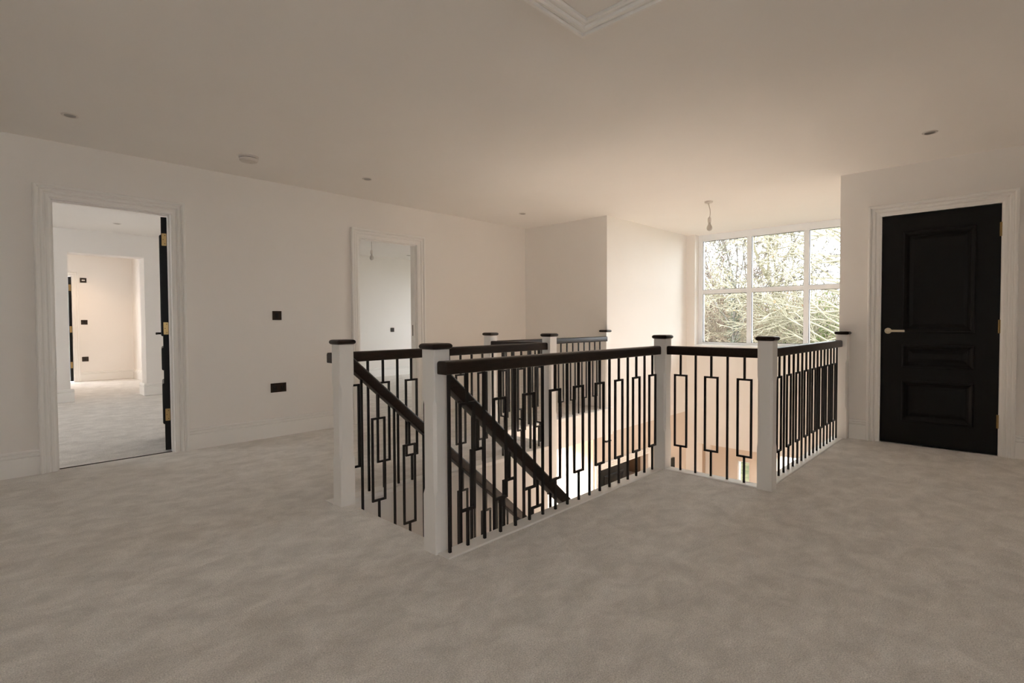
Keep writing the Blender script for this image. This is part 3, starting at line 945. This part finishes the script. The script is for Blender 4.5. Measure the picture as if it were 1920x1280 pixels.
added_spot(8.37, 2.30, -.82, 'lit downlight in the soffit over the entrance below the window', 60, WARM2, 150)  # lamp added out of sight to lift the entrance wall

# ------------------------------------------------------------------ outdoors
struct(MB().box(8.75, 120, -60, 80, GF-.35, GF-.25).build('ground', 'grass'), 'rough winter grass outside the window', 'ground')

def seg_mesh(name, P0, P1, R0, R1, mat, parent=None, sides=3):
    P0, P1 = np.asarray(P0, float), np.asarray(P1, float)
    R0, R1 = np.asarray(R0, float)[:, None], np.asarray(R1, float)[:, None]
    n = len(P0)
    d = P1-P0
    d /= np.linalg.norm(d, axis=1)[:, None]+1e-9
    ref = np.where(np.abs(d[:, 2:3]) > .9, np.array([[1., 0, 0]]), np.array([[0, 0, 1.]]))
    a = np.cross(d, ref); a /= np.linalg.norm(a, axis=1)[:, None]+1e-9
    b = np.cross(d, a)
    V = np.zeros((n, 2*sides, 3))
    for k in range(sides):
        t = 2*math.pi*k/sides
        o_ = a*math.cos(t)+b*math.sin(t)
        V[:, k] = P0+o_*R0
        V[:, sides+k] = P1+o_*R1
    base = (np.arange(n)*2*sides)[:, None]
    F = []
    for k in range(sides):
        k2 = (k+1) % sides
        F.append(base+np.array([[k, k2, sides+k2, sides+k]]))
    F = np.concatenate(F)
    me = bpy.data.meshes.new(name)
    me.vertices.add(n*2*sides)
    me.vertices.foreach_set('co', V.reshape(-1))
    me.loops.add(F.size)
    me.loops.foreach_set('vertex_index', F.reshape(-1).astype(np.int32))
    me.polygons.add(len(F))
    me.polygons.foreach_set('loop_start', (np.arange(len(F))*4).astype(np.int32))
    me.update(calc_edges=True)
    me.materials.append(M[mat])
    o = bpy.data.objects.new(name, me)
    col.objects.link(o)
    o.parent = parent
    return o

def leaf_mesh(name, C, size, mat, parent, rng):
    """small folded leaves: two triangles each with a ridge"""
    C = np.asarray(C, float)
    n = len(C)
    d = rng.normal(size=(n, 3)); d /= np.linalg.norm(d, axis=1)[:, None]
    e = np.cross(d, rng.normal(size=(n, 3))); e /= np.linalg.norm(e, axis=1)[:, None]+1e-9
    f = np.cross(d, e)
    s = size*(.6+.8*rng.random((n, 1)))
    V = np.stack([C-d*s, C+e*s*.55+f*s*.2, C+d*s, C-e*s*.55+f*s*.2], 1)
    base = (np.arange(n)*4)[:, None]
    F = np.concatenate([base+np.array([[0, 1, 2]]), base+np.array([[0, 2, 3]])])
    me = bpy.data.meshes.new(name)
    me.vertices.add(n*4)
    me.vertices.foreach_set('co', V.reshape(-1))
    me.loops.add(F.size)
    me.loops.foreach_set('vertex_index', F.reshape(-1).astype(np.int32))
    me.polygons.add(len(F))
    me.polygons.foreach_set('loop_start', (np.arange(len(F))*3).astype(np.int32))
    me.update(calc_edges=True)
    me.materials.append(M[mat])
    o = bpy.data.objects.new(name, me)
    col.objects.link(o)
    o.parent = parent
    tag(o, kind='stuff')
    return o

def grow(rng, start, dirn, length, radius, depth, segs, spread=.6, kids=(3, 5), droop=0.0, wig=.18, shrink=.62, minr=.004):
    n = max(3, int(length/.35))
    p = np.array(start, float)
    d = np.array(dirn, float); d /= np.linalg.norm(d)
    st = length/n
    pts = [p.copy()]
    for i in range(n):
        d = d+rng.normal(size=3)*wig*.5+np.array([0, 0, -droop])
        d /= np.linalg.norm(d)
        q = p+d*st
        t0, t1 = i/n, (i+1)/n
        segs.append((p.copy(), q.copy(), max(minr, radius*(1-.75*t0)), max(minr, radius*(1-.75*t1)), depth))
        p = q
        pts.append(p.copy())
        if depth > 0 and i >= n*.22:
            for _ in range(rng.integers(kids[0], kids[1]+1) if (i % 2 == 0 or depth < 2) else 1):
                ax = rng.normal(size=3)
                nd = d+ax/np.linalg.norm(ax)*spread*1.5
                grow(rng, p, nd, length*shrink*(.55+.5*rng.random())*(1-.45*t1), radius*(1-.75*t1)*.62, depth-1, segs, spread, kids, droop, wig, shrink, minr)
    return pts

def tree(name, loc, seed, label, height, radius, depth, bmat, tmat, lean=(0, 0), group=None, **kw):
    rng = np.random.default_rng(seed)
    e = empty(name, loc, label, 'tree', group)
    segs = []
    grow(rng, (0, 0, 0), (lean[0], lean[1], 1), height, radius, depth, segs, **kw)
    big = [s for s in segs if s[4] >= depth-1]
    sm = [s for s in segs if s[4] < depth-1]
    for nm, ss, mt, sd in (('trunk', big, bmat, 6), ('twigs', sm, tmat, 3)):
        if ss:
            o = seg_mesh(nm, [s[0] for s in ss], [s[1] for s in ss], [s[2] for s in ss], [s[3] for s in ss], mt, e, sd)
            if nm == 'twigs': tag(o, kind='stuff')
    return e, segs, rng
ZG = GF-.27
NT = 0
# slim ivy-clad tree, left pane
e, sg, rg = tree('ivy_tree', (16.0, 6.72, ZG), 3, 'slim tree clad in grey green ivy seen through the left window pane', 8.5, .06, 3, 'bark_grey', 'bark_grey', kids=(1, 2), wig=.10, spread=.55, minr=.0105)
cs = []
for s in sg:
    if s[4] == 3 and s[0][2] < 6.3:
        for _ in range(150 if s[0][2] < 5.3 else 60):
            t = rg.random()
            c = s[0]+(s[1]-s[0])*t
            cs.append(c+rg.normal(size=3)*np.array([.13, .13, .10]))
leaf_mesh('ivy', cs, .030, 'leaf_ivy', e, rg)
# bare forked tree between left and middle panes
tree('bare_tree', (19.0, 6.80, ZG), 11, 'bare brown tree with forked upright branches beside the first mullion', 8.0, .045, 3, 'bark_brown', 'bark_brown', kids=(1, 2), wig=.10, spread=.5, minr=.0105)
tree('bare_tree', (21.0, 8.6, ZG), 12, 'faint bare tree further back behind the ivy clad one', 9.5, .05, 3, 'bark_grey', 'bark_grey', kids=(1, 2), wig=.12, spread=.5, minr=.011)
tree('bare_tree', (24.0, 8.0, ZG), 31, 'thin bare tree on the skyline in the left part of the window', 10.5, .05, 3, 'bark_grey', 'bark_brown', kids=(1, 2), wig=.12, spread=.5, minr=.012)
# spreading mossy trees, right
def mossy(loc, seed, label, h, r, lean, nl, shrink=.40):
    e, sg, rg = tree('mossy_tree', loc, seed, label, h, r, 4, 'bark_moss', 'twig_olive', lean=lean, kids=(2, 3), wig=.22, spread=.8, droop=.015, shrink=shrink, minr=.0105)
    tw = [s for s in sg if s[4] <= 1]
    ix = rg.choice(len(tw), min(len(tw), nl), replace=False)
    leaf_mesh('dry_leaves', [tw[i][1] for i in ix], .03, 'leaf_rust', e, rg)
mossy((16.5, 3.85, ZG), 21, 'spreading mossy tree with drooping olive branches in the right window panes', 11.5, .065, (0, .0), 320, .47)
# tree rooted just out of sight to the right, its limbs sweeping left across the upper panes
def sweeping_tree(loc, seed, label, nl):
    rng = np.random.default_rng(seed)
    e = empty('mossy_tree', loc, label, 'tree')
    segs = []
    stem = []
    grow(rng, (0, 0, 0), (0, .01, 1), 8.4, .11, 0, stem, wig=.05)
    for k in range(44):
        z = 2.8+4.9*(k+.5)/44
        d = (rng.uniform(-.6, .6), 1.0, rng.uniform(-.05, .75))
        grow(rng, (0, 0, z), d, rng.uniform(1.8, 3.6), .030, 2, segs, spread=.55, kids=(1, 2), wig=.24, droop=.004, shrink=.42, minr=.012)
    seg_mesh('trunk', [q[0] for q in stem], [q[1] for q in stem], [q[2] for q in stem], [q[3] for q in stem], 'bark_moss', e, 6)
    tag(seg_mesh('twigs', [q[0] for q in segs], [q[1] for q in segs], [q[2] for q in segs], [q[3] for q in segs], 'twig_olive', e), kind='stuff')
    tw = [q for q in segs if q[4] == 0]
    ix = rng.choice(len(tw), min(len(tw), nl), replace=False)
    leaf_mesh('dry_leaves', [tw[i][1] for i in ix], .035, 'leaf_rust', e, rng)
sweeping_tree((15.5, 2.95, ZG), 25, 'tall mossy tree at the right edge of the window with branches sweeping left', 180)
mossy((19.0, 5.0, ZG), 22, 'mossy tree with arching branches behind the middle and right panes', 8.0, .05, (0, .02), 200)

# thicket of bare shrubs
def shrub_proto(seed, h, mat, n=46):
    rng = np.random.default_rng(seed)
    segs = []
    for k in range(n):
        a = rng.random()*6.283
        r = .9*math.sqrt(rng.random())
        grow(rng, (r*math.cos(a), r*math.sin(a), 0), (math.cos(a)*.35, math.sin(a)*.35, 1), h*(.6+.5*rng.random()), .022, 2, segs, spread=.7, kids=(2, 3), wig=.28, shrink=.42, minr=.0045)
    o = seg_mesh('tmp', [s[0] for s in segs], [s[1] for s in segs], [s[2] for s in segs], [s[3] for s in segs], mat)
    me = o.data
    bpy.data.objects.remove(o)
    return me
protos = [shrub_proto(41, 4.6, 'twig_tan'), shrub_proto(42, 4.4, 'twig_olive'), shrub_proto(43, 4.8, 'bark_brown')]
rg = random.Random(5)
spots = []
for row, (xx, n) in enumerate(((19.0, 7), (22.5, 8), (27.0, 9))):
    for k in range(n):
        t = (k+.5)/n
        ang_ = math.radians(8.5+18.5*t)+rg.uniform(-.01, .01)
        spots.append((xx+rg.uniform(-.6, .6), xx*math.tan(ang_), row, t))
for (x, y, row, t) in spots:
    k = 2 if t > .62 and row != 1 else (1 if t < .45 else 0)
    if rg.random() < .25: k = 0
    nm = ('tan', 'olive', 'red brown')[k]
    e = empty('bare_shrub', (x, y, ZG), 'leafless %s shrub in the thicket filling the lower window panes' % nm, 'shrub', '%s shrubs of the thicket outside' % nm)
    o = inst(protos[k], 'twigs', (x, y, ZG), rg.uniform(0, 6.28), e)
    tag(o, kind='stuff')
    s = (1.0, 1.08, 1.28)[row]*rg.uniform(.92, 1.1)
    o.scale = (s*1.25, s*1.25, s)
# evergreen shrub low in the right panes
rng = np.random.default_rng(77)
def evergreen(x, y, h, w_, n, label):
    e = empty('evergreen_shrub', (x, y, ZG), label, 'shrub')
    segs = []
    for k in range(12):
        a = rng.random()*6.283
        grow(rng, (0, 0, 0), (math.cos(a)*.4, math.sin(a)*.4, 1), h*.9, .03, 1, segs, spread=.7, kids=(1, 2), wig=.2)
    seg_mesh('stems', [s[0] for s in segs], [s[1] for s in segs], [s[2] for s in segs], [s[3] for s in segs], 'bark_moss', e)
    c = rng.normal(size=(n, 3))*np.array([w_*.45, w_*.45, h*.22])+np.array([0, 0, h*.62])
    leaf_mesh('foliage', c, .035, 'leaf_green', e, rng)
evergreen(18.4, 4.05, 4.2, 1.3, 9000, 'green evergreen shrub low in the right window panes')
evergreen(20.6, 6.6, 3.7, 1.0, 5000, 'small green shrub low in the middle window panes')
